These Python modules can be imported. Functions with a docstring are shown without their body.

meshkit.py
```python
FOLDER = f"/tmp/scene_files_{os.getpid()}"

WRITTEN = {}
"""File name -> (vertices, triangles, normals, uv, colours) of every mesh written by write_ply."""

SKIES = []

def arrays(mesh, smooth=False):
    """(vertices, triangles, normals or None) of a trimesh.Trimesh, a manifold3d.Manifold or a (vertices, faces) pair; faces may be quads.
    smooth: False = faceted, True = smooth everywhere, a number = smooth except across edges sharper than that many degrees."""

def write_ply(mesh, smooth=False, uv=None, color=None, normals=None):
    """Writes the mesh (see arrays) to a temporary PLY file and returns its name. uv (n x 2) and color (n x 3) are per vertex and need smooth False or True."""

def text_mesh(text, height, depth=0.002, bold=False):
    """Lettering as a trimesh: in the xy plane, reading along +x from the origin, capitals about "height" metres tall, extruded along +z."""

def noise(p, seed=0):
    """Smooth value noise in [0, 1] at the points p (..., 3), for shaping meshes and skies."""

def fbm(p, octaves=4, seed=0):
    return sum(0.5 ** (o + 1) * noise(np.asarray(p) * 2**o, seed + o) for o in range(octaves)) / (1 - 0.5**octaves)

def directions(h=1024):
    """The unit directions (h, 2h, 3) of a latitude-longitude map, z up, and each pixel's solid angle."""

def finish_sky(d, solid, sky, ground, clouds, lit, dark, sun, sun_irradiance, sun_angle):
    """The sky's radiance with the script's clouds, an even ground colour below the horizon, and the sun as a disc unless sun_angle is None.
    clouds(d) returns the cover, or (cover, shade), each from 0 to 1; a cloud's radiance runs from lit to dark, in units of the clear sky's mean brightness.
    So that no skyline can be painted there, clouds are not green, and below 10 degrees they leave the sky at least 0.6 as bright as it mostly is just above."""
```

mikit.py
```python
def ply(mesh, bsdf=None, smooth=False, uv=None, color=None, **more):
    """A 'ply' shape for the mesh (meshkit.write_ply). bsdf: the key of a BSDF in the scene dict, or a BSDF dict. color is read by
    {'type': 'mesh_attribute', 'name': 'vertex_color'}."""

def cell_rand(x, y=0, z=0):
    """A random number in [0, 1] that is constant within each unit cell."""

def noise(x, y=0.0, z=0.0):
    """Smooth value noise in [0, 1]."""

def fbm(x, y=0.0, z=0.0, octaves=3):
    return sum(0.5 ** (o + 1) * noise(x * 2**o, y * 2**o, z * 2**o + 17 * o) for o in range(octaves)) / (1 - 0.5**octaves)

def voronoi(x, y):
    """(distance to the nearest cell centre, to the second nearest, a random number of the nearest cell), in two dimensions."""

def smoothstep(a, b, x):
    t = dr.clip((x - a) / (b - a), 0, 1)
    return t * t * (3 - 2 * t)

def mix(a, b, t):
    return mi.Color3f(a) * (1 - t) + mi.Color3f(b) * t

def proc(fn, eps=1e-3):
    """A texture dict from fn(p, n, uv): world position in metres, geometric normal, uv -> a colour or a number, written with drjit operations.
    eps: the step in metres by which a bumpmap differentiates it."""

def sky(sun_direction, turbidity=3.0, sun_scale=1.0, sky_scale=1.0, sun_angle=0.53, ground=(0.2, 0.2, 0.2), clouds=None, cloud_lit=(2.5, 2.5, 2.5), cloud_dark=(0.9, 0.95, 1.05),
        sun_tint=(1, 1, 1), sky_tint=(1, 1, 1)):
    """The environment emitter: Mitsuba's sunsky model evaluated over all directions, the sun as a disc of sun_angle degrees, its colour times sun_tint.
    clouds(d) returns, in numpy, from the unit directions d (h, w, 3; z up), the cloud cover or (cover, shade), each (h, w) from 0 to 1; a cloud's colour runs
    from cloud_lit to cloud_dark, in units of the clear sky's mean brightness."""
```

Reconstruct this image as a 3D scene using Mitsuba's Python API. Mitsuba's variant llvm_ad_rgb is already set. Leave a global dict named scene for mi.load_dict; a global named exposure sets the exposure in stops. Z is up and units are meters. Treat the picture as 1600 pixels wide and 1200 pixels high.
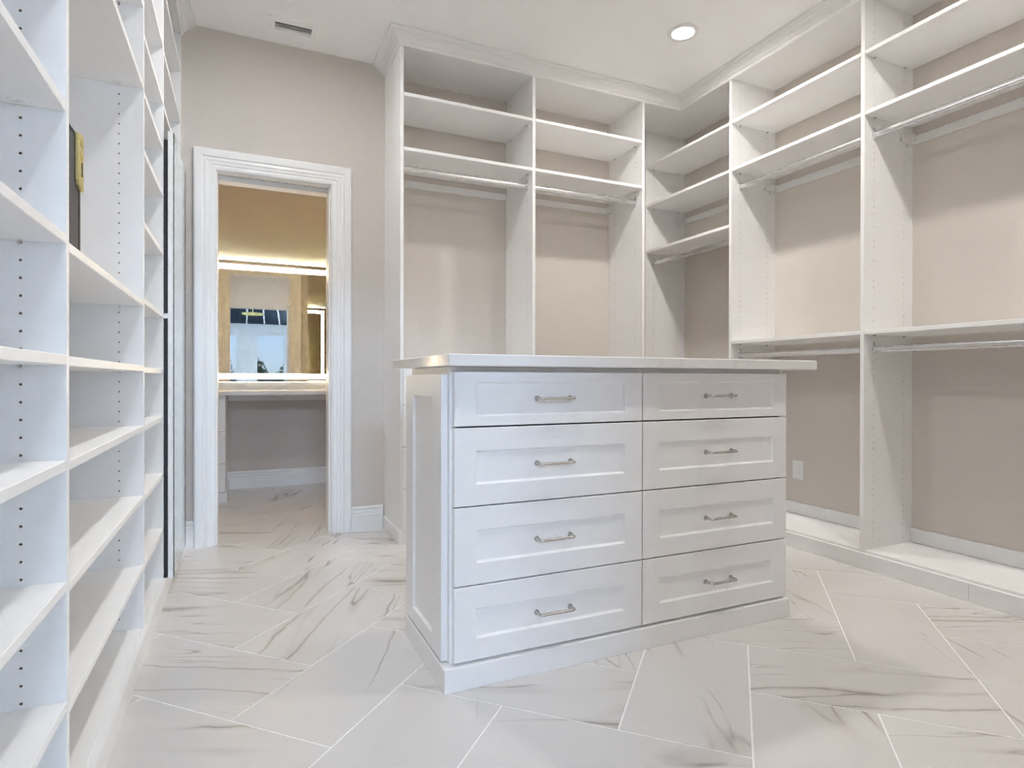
import math, random
import numpy as np
import trimesh
import drjit as dr
import mitsuba as mi
import mikit, meshkit
from mikit import ply, proc, noise, fbm, smoothstep, mix
from shapely.geometry import box as sbox, Polygon, Point
from shapely.ops import unary_union
from shapely import affinity

scene, labels = {}, {}
random.seed(7)

# ---------------------------------------------------------------- camera, sky, exposure
F_PX, YAW, PITCH, ROLL, CAM_Z, CY_PX = 926.5, 0.4254, -0.0028, 0.0012, 0.8937, -5.49
fw = np.array([math.sin(YAW) * math.cos(PITCH), math.cos(YAW) * math.cos(PITCH), math.sin(PITCH)])
rt = np.array([math.cos(YAW), -math.sin(YAW), 0.0])
up = np.cross(rt, fw)
up = math.cos(ROLL) * up - math.sin(ROLL) * rt
scene['camera'] = {
    'type': 'perspective', 'fov': 2 * math.degrees(math.atan(800 / F_PX)), 'fov_axis': 'x', 'near_clip': 0.02, 'far_clip': 200.0,
    'principal_point_offset_y': -CY_PX / 1200.0,
    'to_world': mi.ScalarTransform4f().look_at(origin=[0, 0, CAM_Z], target=[float(fw[0]), float(fw[1]), CAM_Z + float(fw[2])], up=[float(x) for x in up]),
}
exposure = 0.25
scene['sky'] = mikit.sky([0.4, 0.8, 0.55], turbidity=3.0, sun_scale=0.0, sky_scale=3.3, ground=(0.25, 0.26, 0.24), sky_tint=(0.92, 0.94, 1.22))
DOWNLIGHT = [372.0, 360.0, 342.0]     # radiance of the ceiling lights near the right closet
DOWNLIGHT_LEFT = [256.0, 258.0, 262.0]   # and of those near the left shelving, dimmed lower
HIGH_FILL_GLOW = [27.5, 38.0, 54.0] # radiance of the added high window panel, standing in for daylight
SIDE_FILL_GLOW = [11.0, 14.8, 20.0]      # radiance of the added side window panel, likewise daylight fill
LED_BAND = [13, 10.2, 6.5]
LED_HALO = [360.0, 192.0, 52.0]

# ---------------------------------------------------------------- materials


def two(b):
    return {'type': 'twosided', 'bsdf': b}


def rgb(*c):
    return {'type': 'rgb', 'value': list(c)}


def melamine_col(p, n, uv):
    g = noise(p.x * 350, p.y * 350, p.z * 30) * 0.5 + noise(p.x * 30, p.y * 30, p.z * 350) * 0.5
    return mi.Color3f(0.845, 0.842, 0.835) * (0.99 + 0.02 * g)


def paint_col(p, n, uv):
    g = fbm(p.x * 160, p.y * 160, p.z * 160, octaves=2)
    return mi.Color3f(0.612, 0.568, 0.523) * (0.97 + 0.06 * g)


def marble_col(p, n, uv):
    a, b = uv.x, uv.y
    w1 = fbm(a * 1.7, b * 2.4, 3.0, octaves=2) - 0.5
    w2 = fbm(a * 11.0, b * 16.0, 11.0, octaves=3) - 0.5
    c = b * 0.93 - a * 0.36 + 0.075 * w1 + 0.020 * w2         # across the veins
    d = a * 0.93 + b * 0.36                                   # along them
    base = mi.Color3f(0.635, 0.615, 0.595)
    cloud = smoothstep(0.42, 0.72, fbm(d * 1.6, c * 6.0, 2.0, octaves=3))
    r1 = dr.abs(fbm(d * 0.8, c * 8.0, 7.0, octaves=3) - 0.5)
    r2 = dr.abs(fbm(d * 1.1 + 9.0, c * 11.0, 21.0, octaves=3) - 0.52)
    m1 = smoothstep(0.45, 0.60, fbm(d * 1.8 + 3.0, c * 3.0, 31.0, octaves=2))
    m2 = smoothstep(0.48, 0.60, fbm(d * 2.3 + 5.0, c * 3.5, 41.0, octaves=2))
    br = 0.35 + 0.65 * smoothstep(0.35, 0.6, fbm(d * 14.0, c * 40.0, 51.0, octaves=2))   # broken strokes
    fine = (1 - smoothstep(0.0, 0.018, r1)) * m1 * br
    soft = (1 - smoothstep(0.0, 0.075, r1)) * m1
    thin = (1 - smoothstep(0.0, 0.016, r2)) * m2 * br
    col = mix(base, mi.Color3f(0.595, 0.572, 0.55), cloud * 0.5)
    col = mix(col, mi.Color3f(0.47, 0.43, 0.395), soft * 0.55)
    col = mix(col, mi.Color3f(0.26, 0.225, 0.20), fine * 0.75)
    return mix(col, mi.Color3f(0.29, 0.25, 0.22), thin * 0.75)


def quartz_col(p, n, uv):
    w = fbm(p.x * 5, p.y * 5, p.z * 5, octaves=3)
    r = dr.abs(fbm(p.x * 3 + 2 * w, p.y * 3 + w, p.z * 3, octaves=2) - 0.5)
    v = (1 - smoothstep(0.0, 0.02, r)) * 0.25
    return mix(mi.Color3f(0.83, 0.82, 0.80), mi.Color3f(0.62, 0.60, 0.58), v)


def ceiling_col(p, n, uv):
    g = fbm(p.x * 120, p.y * 120, p.z * 120, octaves=2)
    return mi.Color3f(0.91, 0.905, 0.89) * (0.98 + 0.04 * g)


def leaf_col(p, n, uv):
    g = noise(p.x * 14, p.y * 14, p.z * 14)
    return mix(mi.Color3f(0.05, 0.12, 0.05), mi.Color3f(0.16, 0.30, 0.12), g)


def pr(col, rough, spec=0.4, **k):
    return two({'type': 'principled', 'base_color': col, 'roughness': rough, 'specular': spec, **k})


scene['m_melamine'] = pr(proc(melamine_col), 0.38)
scene['m_trim'] = pr(rgb(0.83, 0.83, 0.825), 0.34)
scene['m_paint'] = pr(proc(paint_col), 0.7, 0.25)
scene['m_ceiling'] = pr(proc(ceiling_col), 0.85, 0.15)
scene['m_marble'] = pr(proc(marble_col), 0.30, 0.45)
scene['m_grout'] = pr(rgb(0.86, 0.85, 0.83), 0.8, 0.2)
scene['m_quartz'] = pr(proc(quartz_col), 0.10, 0.45)
scene['m_chrome'] = two({'type': 'roughconductor', 'material': 'none', 'distribution': 'ggx', 'alpha': 0.06, 'specular_reflectance': rgb(0.80, 0.80, 0.80)})
scene['m_nickel'] = two({'type': 'roughconductor', 'material': 'none', 'distribution': 'ggx', 'alpha': 0.10, 'specular_reflectance': rgb(0.56, 0.54, 0.52)})
scene['m_mirror'] = two({'type': 'conductor', 'material': 'Ag', 'specular_reflectance': rgb(0.92, 0.93, 0.92)})
scene['m_chipboard'] = pr(rgb(0.38, 0.29, 0.21), 0.9, 0.1)
scene['m_black'] = pr(rgb(0.018, 0.018, 0.02), 0.5)
scene['m_case'] = pr(rgb(0.075, 0.073, 0.078), 0.55)
scene['m_glass_edge'] = pr(rgb(0.06, 0.085, 0.07), 0.3)
scene['m_brass'] = two({'type': 'principled', 'base_color': rgb(0.78, 0.66, 0.27), 'metallic': 0.75, 'roughness': 0.38})
scene['m_plastic'] = pr(rgb(0.80, 0.795, 0.78), 0.3, 0.5)
scene['m_steel'] = two({'type': 'principled', 'base_color': rgb(0.62, 0.62, 0.62), 'metallic': 0.9, 'roughness': 0.35})
scene['m_duct'] = two({'type': 'principled', 'base_color': rgb(0.60, 0.61, 0.62), 'metallic': 0.9, 'roughness': 0.5})
scene['m_navy'] = pr(rgb(0.010, 0.020, 0.036), 0.6)
scene['m_white_room'] = pr(rgb(0.78, 0.78, 0.78), 0.7, 0.2)
scene['m_carpet'] = pr(rgb(0.52, 0.49, 0.45), 0.95, 0.1)
scene['m_glass'] = {'type': 'thindielectric', 'int_ior': 1.5}
scene['m_leaf'] = pr(proc(leaf_col), 0.6)
scene['m_bark'] = pr(rgb(0.16, 0.11, 0.08), 0.9, 0.1)
scene['m_lawn'] = pr(rgb(0.16, 0.24, 0.10), 0.95, 0.1)
scene['m_lens'] = pr(rgb(0.9, 0.9, 0.9), 0.5)

# ---------------------------------------------------------------- helpers


def num(name):
    if name not in used:
        used[name] = 0
        return name
    used[name] += 1
    return f'{name}_{used[name]:03d}'


used = {}


def put(name, mesh, m, parent=None, smooth=False, label=None, kind=None, **more):
    """One entry of the scene: a thing, or a part keyed parent__name."""
    key = num(f'{parent}__{name}' if parent else name)
    scene[key] = ply(mesh, m, smooth=smooth, **more)
    lab = {}
    if label:
        lab['label'] = label
    if kind:
        lab['kind'] = kind
    if lab:
        labels[key] = lab
    return key


def thing(name, label, cat, group=None, kind=None):
    key = num(name)
    labels[key] = {'label': label, 'category': cat}
    if group:
        labels[key]['group'] = group
    if kind:
        labels[key]['kind'] = kind
    return key


def struct(name, mesh, m, label, parent=None, smooth=False):
    key = put(name, mesh, m, parent, smooth)
    labels[key] = {'label': label, 'kind': 'structure'}
    return key


def cat(ms):
    return trimesh.util.concatenate(ms)


CH = np.array([[sx * a, sy * b, sz * c] for sx in (-1, 1) for sy in (-1, 1) for sz in (-1, 1) for a, b, c in ((1, 0, 0), (0, 1, 0), (0, 0, 1))])


def bx(x0, x1, y0, y1, z0, z1, r=0.0):
    """A box; r > 0 chamfers its edges."""
    x0, x1 = min(x0, x1), max(x0, x1)
    y0, y1 = min(y0, y1), max(y0, y1)
    z0, z1 = min(z0, z1), max(z0, z1)
    c = np.array([(x0 + x1) / 2, (y0 + y1) / 2, (z0 + z1) / 2])
    h = np.array([x1 - x0, y1 - y0, z1 - z0]) / 2
    if r <= 0:
        return trimesh.creation.box(extents=2 * h, transform=trimesh.transformations.translation_matrix(c))
    r = min(r, 0.45 * h.min() * 2)
    pts = []
    for sx in (-1, 1):
        for sy in (-1, 1):
            for sz in (-1, 1):
                s = np.array([sx, sy, sz])
                for k in range(3):
                    q = h - r
                    q[k] = h[k]
                    pts.append(c + s * q)
    return trimesh.convex.convex_hull(np.array(pts))


def extrude(poly, t, M):
    m = trimesh.creation.extrude_polygon(poly, t)
    m.apply_transform(M)
    return m


def frame_M(o, a, b, c):
    M = np.eye(4)
    M[:3, 0], M[:3, 1], M[:3, 2], M[:3, 3] = a, b, c, o
    return M


def cyl(p0, p1, r, seg=12):
    return trimesh.creation.cylinder(radius=r, segment=[p0, p1], sections=seg)


def tube(path, r, seg=12, flat=1.0):
    """A round tube along a polyline, capped."""
    path = np.asarray(path, float)
    n = len(path)
    tan = np.gradient(path, axis=0)
    tan /= np.linalg.norm(tan, axis=1, keepdims=True)
    ref = np.array([0.013, 0.021, 1.0])
    V, Fc = [], []
    for i in range(n):
        s = np.cross(tan[i], ref)
        s /= np.linalg.norm(s)
        u = np.cross(s, tan[i])
        for k in range(seg):
            a = 2 * math.pi * k / seg
            V.append(path[i] + r * (math.cos(a) * s + flat * math.sin(a) * u))
    for i in range(n - 1):
        for k in range(seg):
            a, b = i * seg + k, i * seg + (k + 1) % seg
            Fc += [[a, b, b + seg], [a, b + seg, a + seg]]
    for e, base in ((0, 0), (1, (n - 1) * seg)):
        V.append(path[0] if e == 0 else path[-1])
        for k in range(seg):
            a, b = base + k, base + (k + 1) % seg
            Fc.append([len(V) - 1, b, a] if e == 0 else [len(V) - 1, a, b])
    m = trimesh.Trimesh(np.array(V), np.array(Fc), process=False)
    return m


def sweep(profile, path, M3, closed=False):
    """Profile points (out, e) carried along a 2D path with mitred corners; M3(a, b, e) gives the point in space."""
    P = [np.array(q, float) for q in path]
    n = len(P)
    nor = []
    for i in range(n - 1 + closed):
        d = P[(i + 1) % n] - P[i]
        d /= np.linalg.norm(d)
        nor.append(np.array([-d[1], d[0]]))
    V = []
    for i in range(n):
        if closed:
            a, b = nor[i - 1], nor[i]
        else:
            a, b = nor[max(i - 1, 0)], nor[min(i, n - 2)]
        m = (a + b) / (1 + a @ b)
        for o, e in profile:
            q = P[i] + m * o
            V.append(M3(q[0], q[1], e))
    k = len(profile)
    Fc = []
    for i in range(n - 1 + closed):
        for j in range(k):
            a, b = i * k + j, i * k + (j + 1) % k
            c, d = ((i + 1) % n) * k + j, ((i + 1) % n) * k + (j + 1) % k
            Fc += [[a, b, d], [a, d, c]]
    if not closed:
        t = trimesh.creation.triangulate_polygon(Polygon(profile), engine='earcut')
        # match the triangulation's vertices to the profile
        idx = [int(np.argmin([np.hypot(v[0] - o, v[1] - e) for o, e in profile])) for v in t[0]]
        for f in t[1]:
            a = [idx[x] for x in f]
            Fc.append(a[::-1])
            Fc.append([x + (n - 1) * k for x in a])
    m = trimesh.Trimesh(np.array(V, float), np.array(Fc), process=True)
    trimesh.repair.fix_normals(m)
    return m


# ---------------------------------------------------------------- measures (metres; x right, y towards the doorway, z up)
T = 0.019
XL, XLW = -0.2976, -0.660             # front of the left shelving, wall behind it
YW, YW2 = 3.551, 3.700                # door wall, front and back face
YV = 5.300                            # wall of the vanity
B0, B1, B2, YB = 0.770, 1.565, 2.359, 3.162   # rear unit: panels, front
XR, XW = 2.668, 3.028                 # right unit: front, wall
ZT = 2.695                            # underside of the top boards
ZC = 2.7604                           # ceiling
DX0, DX1, DZ = -0.130, 0.464, 2.014   # doorway to the vanity room
EX0, EX1, EZ = -0.296, 0.668, 2.040   # doorway behind the camera
PL = 0.0751                           # plinth height
DK = 0.087                            # top of the bottom boards

# ---------------------------------------------------------------- the setting
wall_d = [bx(XLW, DX0, YW, YW2, -0.02, ZC), bx(DX1, XW, YW, YW2, -0.02, ZC), bx(DX0, DX1, YW, YW2, DZ, ZC)]
struct('wall_rear', cat(wall_d), 'm_paint', 'greige painted wall around the white cased doorway')
struct('wall_right', bx(XW, XW + 0.1, -0.16, YW2, -0.02, ZC), 'm_paint', 'beige painted wall behind the hanging bays on the right')
struct('wall_left', bx(XLW - 0.1, XLW, -0.16, YW2, -0.02, ZC), 'm_paint', 'painted wall behind the shelving on the left')
wall_f = [bx(XLW, EX0, -0.16, -0.04, -0.02, ZC), bx(EX1, XW, -0.16, -0.04, -0.02, ZC), bx(EX0, EX1, -0.16, -0.04, EZ, ZC)]
struct('wall_front', cat(wall_f), 'm_paint', 'beige painted wall with the entry opening, seen in the lit mirror')
vent_hole = sbox(0.150, 3.3285, 0.336, 3.4085)
LIGHTS = [(2.158, 2.536), (0.242, 2.536), (2.158, 1.02), (0.242, 1.02)]
cp = sbox(XLW - 0.1, -0.16, XW + 0.1, YW2).difference(vent_hole)
for lx, ly in LIGHTS:
    cp = cp.difference(Point(lx, ly).buffer(0.068, quad_segs=12))
struct('ceiling', extrude(cp, 0.06, frame_M([0, 0, ZC], [1, 0, 0], [0, 1, 0], [0, 0, 1])), 'm_ceiling', 'flat white painted ceiling with one round light and a vent')

# the vanity room
VX0, VX1 = -1.15, 1.75
vw = [bx(VX0 - 0.1, VX1 + 0.1, YV, YV + 0.1, -0.02, ZC)]
struct('wall_vanity', cat(vw), 'm_paint', 'painted wall behind the lit mirror, glowing orange above it')
struct('wall_vanity_left', bx(VX0 - 0.1, VX0, YW2, YV, -0.02, ZC), 'm_paint', 'side wall of the vanity room left of the doorway')
struct('wall_vanity_right', bx(VX1, VX1 + 0.1, YW2, YV, -0.02, ZC), 'm_paint', 'side wall of the vanity room right of the doorway')
struct('ceiling_vanity', bx(VX0 - 0.1, VX1 + 0.1, YW2, YV + 0.1, ZC, ZC + 0.06), 'm_ceiling', 'ceiling of the vanity room above the doorway')

# the bedroom behind the camera, seen in the vanity mirror
BX0, BX1, BY, BZ = -3.4, 3.6, -7.0, 2.375
struct('wall_bedroom_left', bx(BX0 - 0.1, BX0, BY, -0.16, -0.02, 4.0), 'm_white_room', 'white bedroom wall beyond the entry opening')
struct('wall_bedroom_right', bx(BX1, BX1 + 0.1, BY, -0.16, -0.02, 4.0), 'm_white_room', 'white bedroom wall on the far side of the entry opening')
struct('wall_bedroom_near', cat([bx(BX0, XLW - 0.1, -0.16, -0.06, -0.02, 4.0), bx(XW + 0.1, BX1, -0.16, -0.06, -0.02, 4.0), bx(XLW - 0.1, XW + 0.1, -0.16, -0.02, ZC + 0.06, 4.0)]), 'm_white_room', 'white bedroom wall that holds the entry opening')
LWS = [(-1.65, 0.58, 2.86, 3.62), (1.19, 2.44, 0.25, 2.15)]
WYS = [BY + 0.9, BY]
FD = (-0.50, 1.16, 2.12)
far = sbox(BX0, -0.02, BX1, BZ).difference(sbox(FD[0], -0.03, FD[1], FD[2]))
q = LWS[1]
far = far.difference(sbox(q[0], q[2], q[1], q[3]))
struct('wall_bedroom_far', extrude(far, 0.1, frame_M([0, BY, 0], [1, 0, 0], [0, 0, 1], [0, -1, 0])), 'm_white_room', 'white bedroom wall with glazed double doors, seen in the lit mirror')
struct('floor_bedroom', bx(BX0, BX1, BY, -0.16, -0.05, 0), 'm_carpet', 'pale carpet of the bedroom beyond the entry opening')
sl = Polygon([(BY, BZ), (BY + 0.9, 2.80), (BY + 0.9, 2.86), (BY - 0.1, BZ + 0.06), (BY - 0.1, BZ)])
cb = struct('ceiling_bedroom', extrude(sl, BX1 - BX0, frame_M([BX0, 0, 0], [0, 1, 0], [0, 0, 1], [1, 0, 0])), 'm_navy', 'dark navy sloping ceiling with white battens, seen in the lit mirror')
for xb, xt in ((-0.362, -0.315), (0.083, 0.088), (0.522, 0.462), (0.913, 0.80), (1.35, 1.18), (-0.80, -0.70)):
    a, b = np.array([xb, BY + 0.02, BZ]), np.array([xt, BY + 0.89, 2.785])
    put('batten', cyl(a, b, 0.022, 6), 'm_trim', cb)
q = LWS[0]
struct('wall_bedroom_upper', extrude(sbox(BX0, 2.80, BX1, 4.0).difference(sbox(q[0], q[2], q[1], q[3])), 0.1, frame_M([0, BY + 0.9, 0], [1, 0, 0], [0, 0, 1], [0, -1, 0])), 'm_white_room', 'white wall with an added glowing window above the navy sloping ceiling')
struct('ceiling_bedroom_high', bx(BX0, BX1, BY + 0.8, -0.16, 4.0, 4.06), 'm_white_room', 'high white ceiling of the bedroom')

# the glazed double doors of the bedroom
fd = num('door_2')
labels[fd] = {'label': 'white double doors with large panes, reflected in the lit mirror', 'kind': 'structure'}
put('frame', cat([bx(FD[0], FD[0] + 0.05, BY - 0.07, BY + 0.02, 0, FD[2]), bx(FD[1] - 0.05, FD[1], BY - 0.07, BY + 0.02, 0, FD[2]), bx(FD[0], FD[1], BY - 0.07, BY + 0.02, FD[2] - 0.03, FD[2])]), 'm_trim', fd)
for x0, x1, g0, g1 in ((FD[0] + 0.05, 0.108, -0.44, -0.169), (0.112, FD[1] - 0.05, 0.346, 1.02)):
    lf = put('leaf', extrude(sbox(x0, 0.01, x1, FD[2] - 0.03).difference(sbox(g0, 0.28, g1, 2.052)), 0.04, frame_M([0, BY - 0.02, 0], [1, 0, 0], [0, 0, 1], [0, -1, 0])), 'm_trim', fd)
    put('pane', trimesh.Trimesh([[g0, BY - 0.04, 0.28], [g1, BY - 0.04, 0.28], [g1, BY - 0.04, 2.052], [g0, BY - 0.04, 2.052]], [[0, 1, 2], [0, 2, 3]]), 'm_glass', lf)
# added, unseen glowing windows above and beside the doors, standing in for daylight
for LW, wy, glow, lab in zip(LWS, WYS, (HIGH_FILL_GLOW, SIDE_FILL_GLOW), ('wide added window with a glowing panel standing in for daylight, above the glazed doors', 'tall added window with a glowing panel standing in for daylight, right of the glazed doors')):
    w1 = num('added_window_1' if LW is LWS[0] else 'added_window_2')
    labels[w1] = {'label': lab, 'kind': 'structure'}
    put('frame', extrude(sbox(LW[0], LW[2], LW[1], LW[3]).difference(sbox(LW[0] + 0.06, LW[2] + 0.06, LW[1] - 0.06, LW[3] - 0.06)), 0.09, frame_M([0, wy + 0.01, 0], [1, 0, 0], [0, 0, 1], [0, -1, 0])), 'm_trim', w1)
    a0, a1, c0, c1 = LW[0] + 0.06, LW[1] - 0.06, LW[2] + 0.06, LW[3] - 0.06
    put('glow_panel', trimesh.Trimesh([[a0, wy - 0.03, c0], [a1, wy - 0.03, c0], [a1, wy - 0.03, c1], [a0, wy - 0.03, c1]], [[0, 2, 1], [0, 3, 2]]), 'm_lens', w1, emitter={'type': 'area', 'radiance': rgb(*glow)})

# outside: lawn and shrubs
struct('ground', bx(-14, 14, -26, BY - 0.1, -0.15, -0.05), 'm_lawn', 'green lawn outside the glazed doors')
for i, (x, y, hh, rr, lab) in enumerate([(-0.85, -9.2, 1.75, 0.62, 'leafy green shrub outside the left door pane'), (0.40, -10.4, 1.58, 0.34, 'low leafy shrub outside the right door pane near the middle post'), (1.35, -9.4, 1.32, 0.55, 'low leafy shrub at the right edge of the right door pane')]):
    rng = np.random.default_rng(30 + i)
    s = thing('shrub', lab, 'shrub', 'shrubs outside the glazed doors')
    n = 900
    d = rng.normal(size=(n, 3))
    d /= np.linalg.norm(d, axis=1, keepdims=True)
    q = d * (0.55 + 0.45 * rng.random((n, 1))) * np.array([rr, rr, hh * 0.5]) + [x, y, hh * 0.52]
    q[:, 2] = np.maximum(q[:, 2], 0.05)
    a, b = rng.normal(size=(n, 3)), rng.normal(size=(n, 3))
    a /= np.linalg.norm(a, axis=1, keepdims=True)
    b /= np.linalg.norm(b, axis=1, keepdims=True)
    V = np.stack([q - 0.07 * a, q + 0.032 * b, q + 0.07 * a, q - 0.032 * b], 1).reshape(-1, 3)
    f = np.arange(n)[:, None] * 4
    Fm = np.vstack([np.hstack([f, f + 1, f + 2]), np.hstack([f, f + 2, f + 3])])
    put('foliage', trimesh.Trimesh(V, Fm, process=False), 'm_leaf', s, kind='stuff')
    put('stem', cat([tube([[x + 0.02 * k, y, -0.05], [x + 0.05 * k, y, hh * 0.3], [x + 0.14 * k, y + 0.05, hh * 0.7]], 0.018, 6) for k in (-1, 0, 1)]), 'm_bark', s)
# flush light on the bedroom ceiling
fl = thing('ceiling_lamp', 'brass ring ceiling lamp below the navy ceiling, seen in the lit mirror', 'ceiling lamp')
lc = np.array([0.196, -4.02])
ring = trimesh.creation.annulus(0.20, 0.235, 0.03, sections=32)
ring.apply_translation([lc[0], lc[1], 2.345])
put('ring', ring, 'm_brass', fl, smooth=40)
put('arm', cat([cyl([lc[0] - 0.2, lc[1], 2.35], [lc[0] + 0.2, lc[1], 2.35], 0.008, 8), cyl([lc[0], lc[1] - 0.2, 2.35], [lc[0], lc[1] + 0.2, 2.35], 0.008, 8)]), 'm_brass', fl)
put('rod', cyl([lc[0], lc[1], 2.35], [lc[0], lc[1], 4.0], 0.012, 10), 'm_brass', fl, smooth=40)
put('canopy', cyl([lc[0], lc[1], 3.965], [lc[0], lc[1], 4.0], 0.07, 24), 'm_brass', fl, smooth=40)

# ---------------------------------------------------------------- floor: herringbone of marble look tiles
struct('floor', cat([bx(XLW, XW, -0.04, YW, -0.04, -0.0007), bx(EX0, EX1, -0.16, -0.04, -0.04, -0.0007), bx(DX0, DX1, YW, YW2, -0.04, -0.0007), bx(VX0, VX1, YW2, YV, -0.04, -0.0007)]), 'm_grout', 'floor of large marble look tiles laid in a herringbone')
region = unary_union([sbox(XL + 0.012, -0.04, XR - 0.016, YB - 0.002), sbox(XL + 0.012, YB - 0.01, B0 - 0.012, YW), sbox(EX0, -0.16, EX1, -0.039), sbox(DX0 + 0.001, YW - 0.001, DX1 - 0.001, YW2 + 0.001), sbox(VX0, YW2, VX1, YV)])
W, U0, V0, JT = 0.3185, 1.507, 0.914, 0.0022
R2 = math.sqrt(0.5)
tile_rng = random.Random(11)
for i in range(-16, 24):
    for j in range(-16, 24):
        k = (i - j) % 4
        if k == 3:
            du, dv = 2, 1            # left cell of a tile along u
        elif k == 2:
            du, dv = 1, 2            # bottom cell of a tile along v
        else:
            continue
        ua, va = U0 + i * W, V0 + j * W
        ub, vb = ua + du * W, va + dv * W
        pts = [((u - v) * R2, (u + v) * R2) for u, v in ((ua + JT, va + JT), (ub - JT, va + JT), (ub - JT, vb - JT), (ua + JT, vb - JT))]
        ro, rp = tile_rng.random(), tile_rng.random()
        flip = tile_rng.random() < 0.5
        g = Polygon(pts).intersection(region)
        for gg in getattr(g, 'geoms', [g]):
            if gg.is_empty or gg.area < 2e-4 or gg.geom_type != 'Polygon':
                continue
            gg = gg.simplify(1e-4)
            t = trimesh.creation.extrude_polygon(gg, 0.008)
            t.apply_translation([0, 0, -0.008])
            x, y = t.vertices[:, 0], t.vertices[:, 1]
            u, v = (x + y) * R2, (y - x) * R2
            lu, lv = (u - ua, v - va) if du == 2 else (v - va, -(u - ua))
            if flip:
                lu, lv = -lu, -lv
            uv = np.stack([lu + ro * 61.0, lv + rp * 47.0], 1)
            put('tile', t, 'm_marble', 'floor', uv=uv)

# ---------------------------------------------------------------- doorway trim
d1 = num('door_1')
labels[d1] = {'label': 'open doorway with white moulded casing into the vanity room', 'kind': 'structure'}
cas = [(0.0, 0.0), (0.0, 0.010), (0.010, 0.013), (0.024, 0.013), (0.027, 0.0165), (0.040, 0.0175), (0.048, 0.021), (0.060, 0.0195), (0.066, 0.025), (0.098, 0.027), (0.105, 0.024), (0.105, 0.0)]
cpath = [(DX1 + 0.004, 0.0), (DX1 + 0.004, DZ - 0.004), (DX0 - 0.004, DZ - 0.004), (DX0 - 0.004, 0.0)]
cpath = [(a, b) for a, b in cpath][::-1]
put('casing', sweep(cas, cpath, lambda a, b, e: (a, YW - e, b)), 'm_trim', d1)
put('casing', sweep(cas, cpath, lambda a, b, e: (a, YW2 + e, b)), 'm_trim', d1)
jt = 0.018
put('jamb', bx(DX0 - 0.004, DX0 + jt - 0.014, YW, YW2, 0, DZ), 'm_trim', d1)
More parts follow.
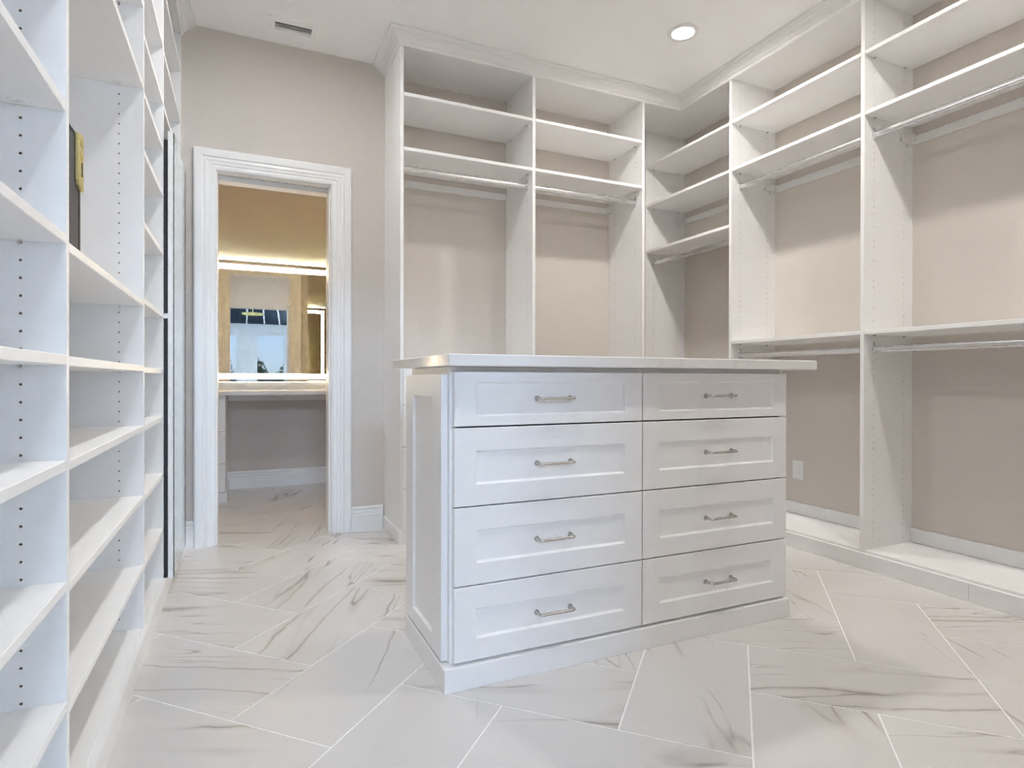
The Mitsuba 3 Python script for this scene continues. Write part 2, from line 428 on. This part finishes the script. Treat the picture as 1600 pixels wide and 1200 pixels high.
put('jamb', cat([bx(DX1 - 0.004, DX1 + 0.004, YW, YW2, 0, DZ), bx(DX1 - 0.012, DX1 - 0.004, YW + 0.035, YW2, 0, DZ - 0.012)]), 'm_trim', d1)
put('head', cat([bx(DX0, DX1, YW, YW + 0.05, DZ - 0.010, DZ + 0.004), bx(DX0, DX1, YW + 0.075, YW2, DZ - 0.034, DZ + 0.004)]), 'm_trim', d1)
put('track', bx(DX0, DX1, YW + 0.052, YW + 0.073, DZ - 0.006, DZ + 0.004), 'm_chrome', d1, label='metal sliding track in the head')


def base_profile(hh=0.1405, t=0.016):
    return [(0, 0), (t, 0), (t, hh - 0.047), (t - 0.006, hh - 0.043), (t - 0.004, hh - 0.036), (t - 0.004, hh - 0.027), (t - 0.010, hh - 0.023), (t - 0.007, hh - 0.016), (t - 0.007, hh - 0.006), (t - 0.011, hh), (0, hh)]


def baseboard(name, pts, label):
    struct(name, sweep(base_profile(), pts, lambda a, b, e: (a, b, e)), 'm_trim', label)


baseboard('baseboard_rear', [(B0 - 0.012, YW), (DX1 + 0.110, YW)], 'white moulded baseboard between the doorway casing and the rear closet')
baseboard('baseboard_left', [(DX0 - 0.110, YW), (XL + 0.001, YW)], 'short white baseboard between the shelving and the doorway casing')
baseboard('baseboard_vanity', [(0.655, YV), (-0.13, YV)], 'white moulded baseboard under the vanity counter')

# crown mouldings on the closet units
crown = [(0, ZT - 0.006), (0.006, ZT - 0.006), (0.010, ZT + 0.002), (0.010, ZT + 0.010), (0.016, ZT + 0.012), (0.026, ZT + 0.024), (0.040, ZT + 0.036), (0.054, ZT + 0.043), (0.056, ZT + 0.049), (0.064, ZT + 0.051), (0.070, ZT + 0.058), (0.070, ZC - 0.0005), (0, ZC - 0.0005)]
struct('trim_1', sweep(crown, [(XR, 0.001), (XR, YB), (B0, YB), (B0, YW - 0.001)], lambda a, b, e: (a, b, e)), 'm_melamine', 'white crown moulding over the rear and right closets')
struct('trim_2', sweep(crown, [(XL, YW - 0.001), (XL, 0.001)], lambda a, b, e: (a, b, e)), 'm_melamine', 'white crown moulding over the shelving on the left')

# ---------------------------------------------------------------- closet units
HR = 0.0026
HOLES = [1.3624 - 0.032 * k for k in range(-41, 40)]


def drilled(a0, a1, z0, z1, cols):
    """A board in the plane (a, z) with two columns of shelf pin holes, and the dark bores in it."""
    hs = [Point(c, z).buffer(HR, quad_segs=2) for c in cols for z in HOLES if z0 + 0.01 < z < z1 - 0.01]
    return sbox(a0, z0, a1, z1).difference(unary_union(hs)), hs


def bore_mesh(holes, t, M):
    """The bores through the board core: a thin lining in each hole, closed half way."""
    ms = []
    for h in holes:
        lining = h.buffer(0.0003).difference(h.buffer(-0.0002))
        a = trimesh.creation.extrude_polygon(lining, t - 0.0004)
        a.apply_translation([0, 0, 0.0002])
        b = trimesh.creation.extrude_polygon(h, 0.001)
        b.apply_translation([0, 0, t / 2 - 0.0005])
        ms += [a, b]
    m = cat(ms)
    m.apply_transform(M)
    return m


def panel_y(unit, xf, xb, y0, z0=0.0, z1=ZT, solid=False):
    """A board whose faces look along y, from x = xf (front) to xb (wall), thickness T from y0."""
    s = 1 if xb > xf else -1
    M = frame_M([0, y0 + T, 0], [1, 0, 0], [0, 0, 1], [0, -1, 0])
    if solid:
        return put('panel', bx(xf, xb, y0, y0 + T, z0, z1, 0.001), 'm_melamine', unit)
    board, holes = drilled(min(xf, xb), max(xf, xb), z0, z1, [xf + s * 0.0675, xf + s * 0.2910])
    k = put('panel', extrude(board, T, M), 'm_melamine', unit)
    put('pin_holes', bore_mesh(holes, T, frame_M([0, y0 + T, 0], [1, 0, 0], [0, 0, 1], [0, -1, 0])), 'm_chipboard', k, label='two columns of small shelf pin holes', kind='stuff')
    return k


def panel_x(unit, x0, yf, yb, z0=0.0, z1=ZT, solid=False):
    M = frame_M([x0, 0, 0], [0, 1, 0], [0, 0, 1], [1, 0, 0])
    if solid:
        return put('panel', bx(x0, x0 + T, yf, yb, z0, z1, 0.001), 'm_melamine', unit)
    board, holes = drilled(yf, yb, z0, z1, [yf + 0.0725, yf + 0.3100])
    k = put('panel', extrude(board, T, M), 'm_melamine', unit)
    put('pin_holes', bore_mesh(holes, T, frame_M([x0, 0, 0], [0, 1, 0], [0, 0, 1], [1, 0, 0])), 'm_chipboard', k, label='two columns of small shelf pin holes', kind='stuff')
    return k


G = 0.0006   # clearance


def shelf_pins(sh, ends, cols, z, axis):
    """Little metal pins under a shelf; ends: (coordinate, direction) of the panel faces."""
    for e, d in ends:
        for c in cols:
            p0 = np.array([c, e, z - 0.0032]) if axis == 'y' else np.array([e, c, z - 0.0032])
            dv = np.array([0, d, 0.0]) if axis == 'y' else np.array([d, 0.0, 0])
            put('pin', cyl(p0 - 0.004 * dv, p0 + 0.008 * dv, 0.0030, 8), 'm_nickel', sh)


def shelf_y(unit, xf, xb, y0, y1, ztop, pins=True):
    s = 1 if xb > xf else -1
    sh = put('shelf', bx(xf, xb - s * 0.012, y0 + G, y1 - G, ztop - T, ztop, 0.0012), 'm_melamine', unit)
    if pins:
        shelf_pins(sh, [(y1, -1)], [xf + s * 0.0675, xf + s * 0.2910], ztop - T, 'y')
    return sh


def shelf_x(unit, yf, yb, x0, x1, ztop, pins=True):
    sh = put('shelf', bx(x0 + G, x1 - G, yf, yb - 0.012, ztop - T, ztop, 0.0012), 'm_melamine', unit)
    if pins:
        shelf_pins(sh, [(x1, -1)], [yf + 0.0725, yf + 0.3100], ztop - T, 'x')
    return sh


def oval(w, h, n=28):
    return Polygon([(0.5 * w * math.cos(2 * math.pi * k / n), 0.5 * h * math.copysign(abs(math.sin(2 * math.pi * k / n)) ** 0.8, math.sin(2 * math.pi * k / n))) for k in range(n)])


def rod(unit, p0, p1, axis):
    """An oval chrome hanging rod with an open socket at each end."""
    p0, p1 = np.array(p0, float), np.array(p1, float)
    L = np.linalg.norm(p1 - p0)
    if axis == 'y':
        M = frame_M(p0, [1, 0, 0], [0, 0, 1], [0, -1, 0])
        M[:3, 3] = p1
    else:
        M = frame_M(p0, [0, 1, 0], [0, 0, 1], [1, 0, 0])
    r = put('hanging_rod', extrude(oval(0.015, 0.030), L, M), 'm_chrome', unit, smooth=40, label='oval chrome hanging rod')
    cup = oval(0.021, 0.036).difference(oval(0.0152, 0.0302))
    tab = unary_union([oval(0.021, 0.036), sbox(-0.007, 0.0, 0.007, 0.034)])
    for sgn in (0, 1):
        ms = []
        for poly, t in ((cup, 0.011), (tab, 0.0025)):
            m = trimesh.creation.extrude_polygon(poly, t)
            if sgn:
                m.apply_translation([0, 0, L - t])
            m.apply_transform(M)
            ms.append(m)
        put('end_socket', cat(ms), 'm_chrome', r)


def rail_y(unit, y0, y1, z0=2.052, z1=2.093, seam=None):
    """The white hanging rail on the right wall, with a bracket at its far end."""
    r = put('wall_rail', bx(XW - 0.014, XW - 0.001, y0 + 0.003, y1 - 0.003, z0, z1, 0.002), 'm_plastic', unit, label='white steel rail along the wall')
    b = put('rail_bracket', cat([bx(XW - 0.090, XW - 0.016, y1 - 0.010, y1 - G, z0 + 0.004, z1 + 0.004, 0.002), bx(XW - 0.034, XW - 0.016, y1 - 0.026, y1 - 0.008, z0 + 0.010, z1 + 0.006, 0.002)]), 'm_plastic', r)
    put('screw', cyl([XW - 0.098, y1 - 0.004, z0 + 0.012], [XW - 0.098, y1, z0 + 0.012], 0.006, 10), 'm_steel', r)
    put('screw', cyl([XW - 0.05, y1 - 0.004, z0 - 0.008], [XW - 0.05, y1, z0 - 0.008], 0.006, 10), 'm_steel', r)
    if seam:
        put('joint', bx(XW - 0.0155, XW - 0.001, seam - 0.009, seam + 0.009, z0 - 0.001, z1 + 0.001, 0.001), 'm_plastic', r)


def rail_x(unit, x0, x1, z0=2.054, z1=2.095, bracket=True):
    r = put('wall_rail', bx(x0 + 0.003, x1 - 0.003, YW - 0.014, YW - 0.001, z0, z1, 0.002), 'm_plastic', unit, label='white steel rail along the wall')
    if bracket:
        put('rail_bracket', cat([bx(x1 - 0.010, x1 - G, YW - 0.090, YW - 0.016, z0 + 0.004, z1 + 0.004, 0.002), bx(x1 - 0.026, x1 - 0.008, YW - 0.034, YW - 0.016, z0 + 0.010, z1 + 0.006, 0.002)]), 'm_plastic', r)


# --- left: shelving wall
LU = thing('shoe_shelving', 'white shelving wall of adjustable shelves along the left side of the room', 'shelving unit')
LP = [0.408, 1.337, 2.2658, 2.7964, YW - T - 0.001]
for k, y in enumerate(LP):
    panel_y(LU, XL, XLW, y)
shelves_left = [
    [2.32, 2.095, 1.862, 1.632, 1.4042, 1.1605, 0.9372, 0.7425, 0.5185, 0.2967],
    [2.360, 2.1236, 1.8593, 1.1492, 0.9355, 0.7396, 0.5112, 0.2833],
    [2.482, 2.262, 2.0325, 1.8427, 1.6507, 1.4134, 1.1596, 0.9315, 0.7384, 0.5069, 0.2816],
    [2.511, 2.245, 2.02, 1.80, 1.58, 1.36, 1.15, 0.93, 0.735, 0.507, 0.2816],
]
for k, zs in enumerate(shelves_left):
    for z in zs:
        fixed = (k == 0 and abs(z - 1.4042) < 1e-6) or (k == 1 and abs(z - 1.8593) < 1e-6)
        sh = shelf_y(LU, XL, XLW, LP[k] + T, LP[k + 1], z, pins=not fixed)
        if fixed:       # a fixed shelf is held by white cams let into its underside
            for c in (XL - 0.0675, XL - 0.291):
                disc = cyl([c, LP[k + 1] - 0.020, z - T - 0.0022], [c, LP[k + 1] - 0.020, z - T], 0.0135, 24)
                slot = bx(c - 0.0055, c + 0.0055, LP[k + 1] - 0.0215, LP[k + 1] - 0.0185, z - T - 0.0028, z - T - 0.0020)
                put('cam_cover', disc, 'm_plastic', sh, label='round white cam cover under a fixed shelf')
                put('cam_slot', slot, 'm_steel', sh)
    put('bottom_board', bx(XL - 0.004, XLW + 0.012, LP[k] + T + G, LP[k + 1] - G, DK - T, DK - 0.009, 0.001), 'm_melamine', LU)
put('plinth', bx(XL - 0.004, XL + 0.012, 0.0, YW - 0.001, 0, PL, 0.0012), 'm_melamine', LU)
put('top_board', bx(XL, XLW, 0.0, YW - 0.001, ZT + G, ZT + T), 'm_melamine', LU)

# --- rear: hanging unit with a drawer stack
RU = thing('hanging_closet', 'white rear closet with two hanging bays, behind the island beside the doorway', 'closet')
panel_x(RU, B0, YB, YW, solid=True)
panel_x(RU, B1, YB, YW)
panel_x(RU, B2, YB, YW)
for x0, x1 in ((B0 + T, B1), (B1 + T, B2)):
    for z in (2.4445, 2.1492):
        shelf_x(RU, YB, YW, x0, x1, z)
    rod(RU, [x0 + G, YB + 0.0725, 2.058], [x1 - G, YB + 0.0725, 2.058], 'x')
    rail_x(RU, x0, x1, bracket=x1 == B2)
    put('bottom_board', bx(x0 + G, x1 - G, YB + 0.004, YW - 0.012, DK - T, DK - 0.009, 0.001), 'm_melamine', RU)
put('plinth', bx(B0 - 0.012, XR - 0.016, YB - 0.012, YB + 0.004, 0, PL, 0.0012), 'm_melamine', RU)
put('plinth', bx(B0 - 0.012, B0 - G, YB + 0.0045, YW - 0.018, 0, PL, 0.0012), 'm_melamine', RU)
put('top_board', bx(B0, XW - 0.001, YB, YW - 0.001, ZT + G, ZT + T), 'm_melamine', RU)


def shaker(x0, x1, z0, z1, yfront, t, sx, szt, szb, depth=0.007, bev=0.006):
    """A front with a recessed centre whose edges slope in, looking along -y; its back lies at yfront + t."""
    y1 = yfront + t
    o = [(x0, z0), (x1, z0), (x1, z1), (x0, z1)]
    a = [(x0 + sx, z0 + szb), (x1 - sx, z0 + szb), (x1 - sx, z1 - szt), (x0 + sx, z1 - szt)]
    b = [(x0 + sx + bev, z0 + szb + bev), (x1 - sx - bev, z0 + szb + bev), (x1 - sx - bev, z1 - szt - bev), (x0 + sx + bev, z1 - szt - bev)]
    r = 0.0014
    oi = [(x0 + r, z0 + r), (x1 - r, z0 + r), (x1 - r, z1 - r), (x0 + r, z1 - r)]
    rings = [[(x, y1, z) for x, z in o], [(x, yfront + r, z) for x, z in o], [(x, yfront, z) for x, z in oi], [(x, yfront, z) for x, z in a], [(x, yfront + depth, z) for x, z in b]]
    V = np.array([p for ring in rings for p in ring])
    Fc = []
    for i in range(4):
        for j in range(4):
            p, q = i * 4 + j, i * 4 + (j + 1) % 4
            Fc += [[p, q, q + 4], [p, q + 4, p + 4]]
    Fc += [[16, 17, 18], [16, 18, 19], [0, 2, 1], [0, 3, 2]]
    m = trimesh.Trimesh(V, np.array(Fc), process=False)
    trimesh.repair.fix_normals(m)
    return m


def pull(xc, z, yface, width=0.116, out=0.031):
    r = 0.009
    pts = [[xc - width / 2, yface, z]]
    for s in (-1, 1):
        for k in range(7):
            a = math.pi / 2 * k / 6
            if s < 0:
                pts.append([xc - width / 2 + r - r * math.cos(a), yface - out + r - r * math.sin(a), z])
            else:
                a = math.pi / 2 - a
                pts.append([xc + width / 2 - r + r * math.cos(a), yface - out + r - r * math.sin(a), z])
    pts.append([xc + width / 2, yface, z])
    bar = tube(pts, 0.0052, 12, 0.8)
    feet = [cyl([xc + s * width / 2, yface - 0.003, z], [xc + s * width / 2, yface, z], 0.008, 16) for s in (-1, 1)]
    return cat([bar] + feet)


zr = [PL + 0.0015, 0.298, 0.5258, 0.7533, 0.980]
dx0, dx1 = B0 + 0.012, B1 + T - 0.012
put('drawer_case', cat([bx(B0 + T + G, B1 - G, YB + 0.004, YW - 0.02, 0.966, 0.984, 0.001), bx(B0 + T + G, B1 - G, YW - 0.03, YW - 0.02, DK, 0.966)]), 'm_melamine', RU)
for k in range(4):
    z0, z1 = zr[k] + 0.0018, zr[k + 1] - 0.0018
    dk = put('drawer', shaker(dx0, dx1, z0, z1, YB - 0.0205, 0.020, 0.067, 0.05, 0.05), 'm_melamine', RU)
    put('handle', pull((dx0 + dx1) / 2, (z0 + z1) / 2, YB - 0.0205), 'm_nickel', dk, smooth=40)

# --- right: hanging unit
HU = thing('hanging_closet', 'long white closet with open hanging bays along the beige wall on the right', 'closet')
RP = [0.194, 1.030, 1.864, 2.701, YW - T - 0.001]
for y in RP:
    panel_y(HU, XR, XW, y)
for k in range(4):
    y0, y1 = RP[k] + T, RP[k + 1]
    corner = k == 3
    for z in ((2.4425, 2.157, 1.8267) if corner else (2.4437, 2.1577, 1.1241)):
        shelf_y(HU, XR, XW, y0, y1, z)
    if corner:
        rod(HU, [XR + 0.0675, y0 + G, 1.7427], [XR + 0.0675, y1 - G, 1.7427], 'y')
    else:
        rod(HU, [XR + 0.0675, y0 + G, 2.056], [XR + 0.0675, y1 - G, 2.056], 'y')
        rod(HU, [XR + 0.0675, y0 + G, 1.035], [XR + 0.0675, y1 - G, 1.035], 'y')
    rail_y(HU, y0, y1, seam=1.70 if k == 1 else None)
    put('bottom_board', bx(XR + 0.004, XW - 0.012, y0 + G, y1 - G, DK - T, DK, 0.0012), 'm_melamine', HU)
    put('back_strip', bx(XW - 0.012, XW - 0.001, y0 + G, y1 - G, DK + G, 0.1575, 0.001), 'm_trim', HU, label='white strip along the foot of the wall')
put('plinth', bx(XR - 0.013, XR + 0.003, 1.412, YB - 0.0125, 0, PL, 0.0012), 'm_melamine', HU)
put('plinth', bx(XR - 0.013, XR + 0.003, 0.002, 1.411, 0, PL, 0.0012), 'm_melamine', HU)
put('top_board', bx(XR, XW - 0.001, 0.001, YB - G, ZT + G, ZT + T), 'm_melamine', HU)

# ---------------------------------------------------------------- the island
IS = thing('drawer_island', 'white island with eight shaker drawers under a stone top, in the middle of the room', 'island')
put('plinth', bx(0.5174, 1.8760, 1.6013, 2.050, 0, 0.0686, 0.0012), 'm_melamine', IS)
carc = [bx(0.5405, 0.5595, 1.630, 2.045, 0.0690, 0.9285), bx(1.8470, 1.8660, 1.630, 2.045, 0.0690, 0.9285), bx(1.195, 1.214, 1.632, 2.045, 0.0690, 0.9285),
        bx(0.5595, 1.847, 2.027, 2.045, 0.0690, 0.9285), bx(0.5595, 1.847, 1.637, 1.70, 0.905, 0.9285), bx(0.5595, 1.847, 1.630, 2.03, 0.0690, 0.0745)]
put('body', cat(carc), 'm_melamine', IS)
side = shaker(-2.050, -1.6455, 0.0745, 0.9065, 0, 0.0195, 0.090, 0.067, 0.047, 0.008, 0.007)
v = side.vertices.copy()
side.vertices = np.stack([0.5205 + v[:, 1], -v[:, 0], v[:, 2]], 1)
trimesh.repair.fix_normals(side)
put('end_panel', side, 'm_melamine', IS, label='shaker panel on the left end of the island')
rows = [(0.0770, 0.2920), (0.2962, 0.5208), (0.5250, 0.7512), (0.7560, 0.9140)]
for x0, x1 in ((0.5485, 1.2030), (1.2070, 1.8664)):
    for k, (z0, z1) in enumerate(rows):
        st = 0.029 if k == 3 else 0.066
        dk = put('drawer', shaker(x0, x1, z0, z1, 1.610, 0.0195, 0.067, st, st if k == 3 else 0.061), 'm_melamine', IS)
        put('handle', pull((x0 + x1) / 2 - 0.005, (z0 + z1) / 2, 1.610), 'm_nickel', dk, smooth=40, label='small polished nickel bar pull')
ct = put('countertop', bx(0.5185, 1.9820, 1.570, 2.240, 0.9295, 0.9640, 0.0025), 'm_quartz')
labels[ct] = {'label': 'thick white stone slab with faint veins on top of the island', 'category': 'countertop'}

# ---------------------------------------------------------------- mirror on the last bay at left
MR = thing('dressing_mirror', 'tall narrow white framed mirror on the front of the left shelving, beside the doorway', 'mirror')
my0, my1, mz0, mz1 = 2.797, 3.335, 0.072, 1.9075
put('board', bx(-0.2822, -0.2632, my0, my1, mz0, mz1, 0.001), 'm_melamine', MR)
put('gap_shadow', bx(-0.2968, -0.2823, my0 + 0.004, my1 - 0.02, mz0 + 0.006, mz1 - 0.035), 'm_black', MR, label='black filler standing in for the shadow in the gap behind the board')  # added black filler: the gap's shadow put in as colour
put('glass_edge', bx(-0.2632, -0.2592, my0 + 0.004, my1 - 0.002, mz0 + 0.004, mz1 - 0.004), 'm_glass_edge', MR)
put('mirror_glass', trimesh.Trimesh([[-0.2590, my0 + 0.004, mz0 + 0.004], [-0.2590, my1 - 0.002, mz0 + 0.004], [-0.2590, my1 - 0.002, mz1 - 0.004], [-0.2590, my0 + 0.004, mz1 - 0.004]], [[0, 1, 2], [0, 2, 3]]), 'm_mirror', MR, label='silver mirror glass')
put('hinge', bx(-0.2972, -0.2815, my0 + 0.001, my0 + 0.004, 1.140, 1.160), 'm_plastic', MR)

# ---------------------------------------------------------------- black case with a brass latch on the shelf
CS = thing('storage_case', 'upright black case with a brass coloured latch plate, standing on a shelf at the left', 'case')
cx, cy0, cy1, cz0, cz1 = -0.310, 1.359, 1.494, 1.1494, 1.394
put('case_body', bx(cx - 0.235, cx, cy0, cy1, cz0, cz1, 0.004), 'm_case', CS)
put('edge_strip', cat([bx(cx - 0.2, cx + 0.0012, cy1 - 0.010, cy1 + 0.0015, cz0 + 0.001, cz1 - 0.004, 0.0008), bx(cx - 0.0008, cx + 0.0010, cy0 + 0.003, cy1 - 0.011, cz1 - 0.010, cz1 - 0.003, 0.0004)]), 'm_black', CS)
lp = Polygon([(1.4555, 1.296), (1.4615, 1.287), (1.498, 1.281), (1.498, 1.392), (1.492, 1.398), (1.4555, 1.391)])
lt = put('latch', extrude(lp, 0.0052, frame_M([cx + 0.0012, 0, 0], [0, 1, 0], [0, 0, 1], [1, 0, 0])), 'm_brass', CS, label='brass coloured latch plate')
put('latch_slot', bx(cx + 0.0064, cx + 0.0074, 1.4805, 1.4865, 1.310, 1.338), 'm_black', lt)
put('latch_ridge', cat([bx(cx + 0.0062, cx + 0.0078, 1.460, 1.495, z, z + 0.003) for z in (1.345, 1.352, 1.372, 1.379)]), 'm_brass', lt)

# ---------------------------------------------------------------- ceiling lights, vent, outlet
places = ['shining ceiling light above the right end of the island', 'ceiling light above the floor before the doorway', 'ceiling light near the right closet, close to the entry', 'ceiling light near the left shelving, close to the entry']
for (lx, ly), lab in zip(LIGHTS, places):
    L = thing('recessed_light', 'round white recessed ' + lab, 'recessed light', 'recessed ceiling lights')
    tr = trimesh.creation.annulus(0.0595, 0.083, 0.0045, sections=48)
    tr.apply_translation([lx, ly, ZC - 0.0023])
    put('trim_ring', tr, 'm_plastic', L, smooth=30)
    n = 40
    ang = np.arange(n) * 2 * math.pi / n
    V = np.vstack([[[lx, ly, ZC - 0.0012]], np.stack([lx + 0.060 * np.cos(ang), ly + 0.060 * np.sin(ang), np.full(n, ZC - 0.0010)], 1)])
    Fc = np.array([[0, 1 + (k + 1) % n, 1 + k] for k in range(n)])
    put('lens', trimesh.Trimesh(V, Fc, process=False), 'm_lens', L, emitter={'type': 'area', 'radiance': rgb(*(DOWNLIGHT if lx > 1 else DOWNLIGHT_LEFT))})
    put('housing', cyl([lx, ly, ZC + 0.002], [lx, ly, ZC + 0.055], 0.064, 24), 'm_steel', L)

VN = thing('ceiling_vent', 'white ceiling vent with dark louvres above the doorway', 'vent')
fr = sbox(0.1135, 3.286, 0.363, 3.452).difference(sbox(0.151, 3.3295, 0.335, 3.4075))
put('frame', extrude(fr, 0.005, frame_M([0, 0, ZC - 0.005], [1, 0, 0], [0, 1, 0], [0, 0, 1])), 'm_ceiling', VN)
put('duct', cat([bx(0.149, 0.151, 3.3285, 3.4085, ZC + 0.061, ZC + 0.42), bx(0.335, 0.337, 3.3285, 3.4085, ZC + 0.061, ZC + 0.42), bx(0.149, 0.337, 3.3265, 3.3285, ZC + 0.061, ZC + 0.42), bx(0.149, 0.337, 3.4085, 3.4105, ZC + 0.061, ZC + 0.42), bx(0.149, 0.337, 3.3265, 3.4105, ZC + 0.42, ZC + 0.422)]), 'm_duct', VN)
for yc in (3.3455, 3.3690, 3.3925):
    b = trimesh.creation.box(extents=[0.183, 0.0255, 0.0016])
    b.apply_transform(trimesh.transformations.rotation_matrix(math.radians(28), [1, 0, 0]))
    b.apply_translation([0.243, yc, ZC + 0.006])
    put('louvre', b, 'm_ceiling', VN)
put('screw', cyl([0.131, 3.369, ZC - 0.0062], [0.131, 3.369, ZC - 0.005], 0.004, 10), 'm_steel', VN)
put('screw', cyl([0.349, 3.369, ZC - 0.0062], [0.349, 3.369, ZC - 0.005], 0.004, 10), 'm_steel', VN)

OU = thing('wall_outlet', 'white double socket outlet low on the beige wall right of the island', 'outlet')
oy, oz = 2.5255, 0.3520
put('plate', bx(XW - 0.006, XW - 0.0005, oy - 0.0375, oy + 0.0375, oz - 0.0565, oz + 0.0565, 0.003), 'm_plastic', OU)
s = put('socket', bx(XW - 0.0085, XW - 0.006, oy - 0.0165, oy + 0.0165, oz - 0.034, oz + 0.034, 0.001), 'm_plastic', OU)
for dz in (0.018, -0.018):
    put('slot', cat([bx(XW - 0.0090, XW - 0.0084, oy + 0.005, oy + 0.0068, oz + dz - 0.003, oz + dz + 0.005), bx(XW - 0.0090, XW - 0.0084, oy - 0.0068, oy - 0.005, oz + dz - 0.003, oz + dz + 0.005),
                     cyl([XW - 0.0090, oy, oz + dz - 0.009], [XW - 0.0084, oy, oz + dz - 0.009], 0.0024, 10)]), 'm_steel', s)

# ---------------------------------------------------------------- vanity room furniture
CF = 4.700
vc = put('countertop', bx(VX0 + 0.001, VX1 - 0.001, CF, YV - 0.001, 0.772, 0.801, 0.0025), 'm_quartz')
labels[vc] = {'label': 'long pale vanity counter below the lit mirror', 'category': 'countertop'}
put('backsplash', bx(VX0 + 0.001, VX1 - 0.001, YV - 0.020, YV - 0.001, 0.8012, 0.868, 0.001), 'm_quartz', vc)
put('support_rail', bx(-0.11, 0.655, YV - 0.030, YV - 0.001, 0.712, 0.7715, 0.001), 'm_trim', vc)
for x0, x1, lab in ((VX0 + 0.002, -0.118, 'white vanity drawer cabinet on the left under the pale counter'), (0.660, VX1 - 0.002, 'white vanity drawer cabinet on the right under the pale counter, mostly behind the door frame')):
    c = thing('vanity_cabinet', lab, 'cabinet', 'vanity cabinets under the counter')
    put('body', bx(x0, x1, CF + 0.045, YV - 0.002, 0.075, 0.7715), 'm_melamine', c)
    put('plinth', bx(x0, x1 + (0.012 if x0 < 0 else 0), CF + 0.033, YV - 0.020, 0, 0.0745, 0.001), 'm_melamine', c)
    for z0, z1 in ((0.078, 0.280), (0.283, 0.511), (0.514, 0.744)):
        xa, xb = (x1 - 0.46, x1 - 0.003) if x0 < 0 else (x0 + 0.003, x0 + 0.46)
        dk = put('drawer', shaker(xa, xb, z0, z1, CF + 0.0245, 0.020, 0.06, 0.05, 0.05), 'm_melamine', c)
        put('handle', pull((xa + xb) / 2, (z0 + z1) / 2, CF + 0.0245), 'm_nickel', dk, smooth=40)
        xa, xb = (x0 + 0.003, x1 - 0.463) if x0 < 0 else (x0 + 0.463, x1 - 0.003)
        dk = put('drawer', shaker(xa, xb, z0, z1, CF + 0.0245, 0.020, 0.06, 0.05, 0.05), 'm_melamine', c)
        put('handle', pull((xa + xb) / 2, (z0 + z1) / 2, CF + 0.0245), 'm_nickel', dk, smooth=40)

LM = thing('lit_mirror', 'wide wall mirror with a glowing light band, over the vanity counter beyond the doorway', 'mirror')
lx0, lx1, lz0, lz1, ly = -0.62, 1.030, 0.8690, 1.8430, YV - 0.032
put('mirror_glass', trimesh.Trimesh([[lx0, ly, lz0], [lx1, ly, lz0], [lx1, ly, lz1], [lx0, ly, lz1]], [[0, 1, 2], [0, 2, 3]]), 'm_mirror', LM)
put('back_box', bx(lx0 + 0.05, lx1 - 0.05, ly + 0.006, YV - 0.001, lz0 + 0.05, lz1 - 0.05), 'm_trim', LM)
put('back_plate', bx(lx0 + 0.001, lx1 - 0.001, ly + 0.0008, ly + 0.005, lz0 + 0.001, lz1 - 0.001), 'm_trim', LM)
bo, bi = 0.027, 0.0725
o = [(lx0 + bo, lz0 + 0.021), (lx1 - bo, lz0 + 0.021), (lx1 - bo, lz1 - bo), (lx0 + bo, lz1 - bo)]
i_ = [(lx0 + bi, lz0 + 0.0655), (lx1 - bi, lz0 + 0.0655), (lx1 - bi, lz1 - bi), (lx0 + bi, lz1 - bi)]
V = np.array([(x, ly - 0.0006, z) for x, z in o + i_])
Fc = []
for j in range(4):
    k = (j + 1) % 4
    Fc += [[j, k, 4 + k], [j, 4 + k, 4 + j]]
put('light_band', trimesh.Trimesh(V, np.array(Fc), process=False), 'm_lens', LM, emitter={'type': 'area', 'radiance': rgb(*LED_BAND)}, label='frosted band of warm white light')
hb = 0.024
halo = [bx(lx0 + hb, lx1 - hb, ly + 0.010, ly + 0.020, lz1 - hb - 0.006, lz1 - hb), bx(lx0 + hb, lx1 - hb, ly + 0.010, ly + 0.020, lz0 + hb, lz0 + hb + 0.006),
        bx(lx0 + hb, lx0 + hb + 0.006, ly + 0.010, ly + 0.020, lz0 + hb + 0.008, lz1 - hb - 0.008), bx(lx1 - hb - 0.006, lx1 - hb, ly + 0.010, ly + 0.020, lz0 + hb + 0.008, lz1 - hb - 0.008)]
put('back_light', cat(halo), 'm_lens', LM, emitter={'type': 'area', 'radiance': rgb(*LED_HALO)}, label='warm light strip behind the mirror')
WM = thing('wall_mirror', 'plain mirror on the vanity side of the door wall, seen only in the lit mirror', 'mirror')
wy = YW2 + 0.008
put('mirror_glass', trimesh.Trimesh([[0.640, wy, 0.30], [1.60, wy, 0.30], [1.60, wy, 2.20], [0.640, wy, 2.20]], [[0, 2, 1], [0, 3, 2]]), 'm_mirror', WM)
put('edge', bx(0.638, 1.602, YW2 + 0.0005, wy - 0.0008, 0.298, 2.202), 'm_trim', WM)
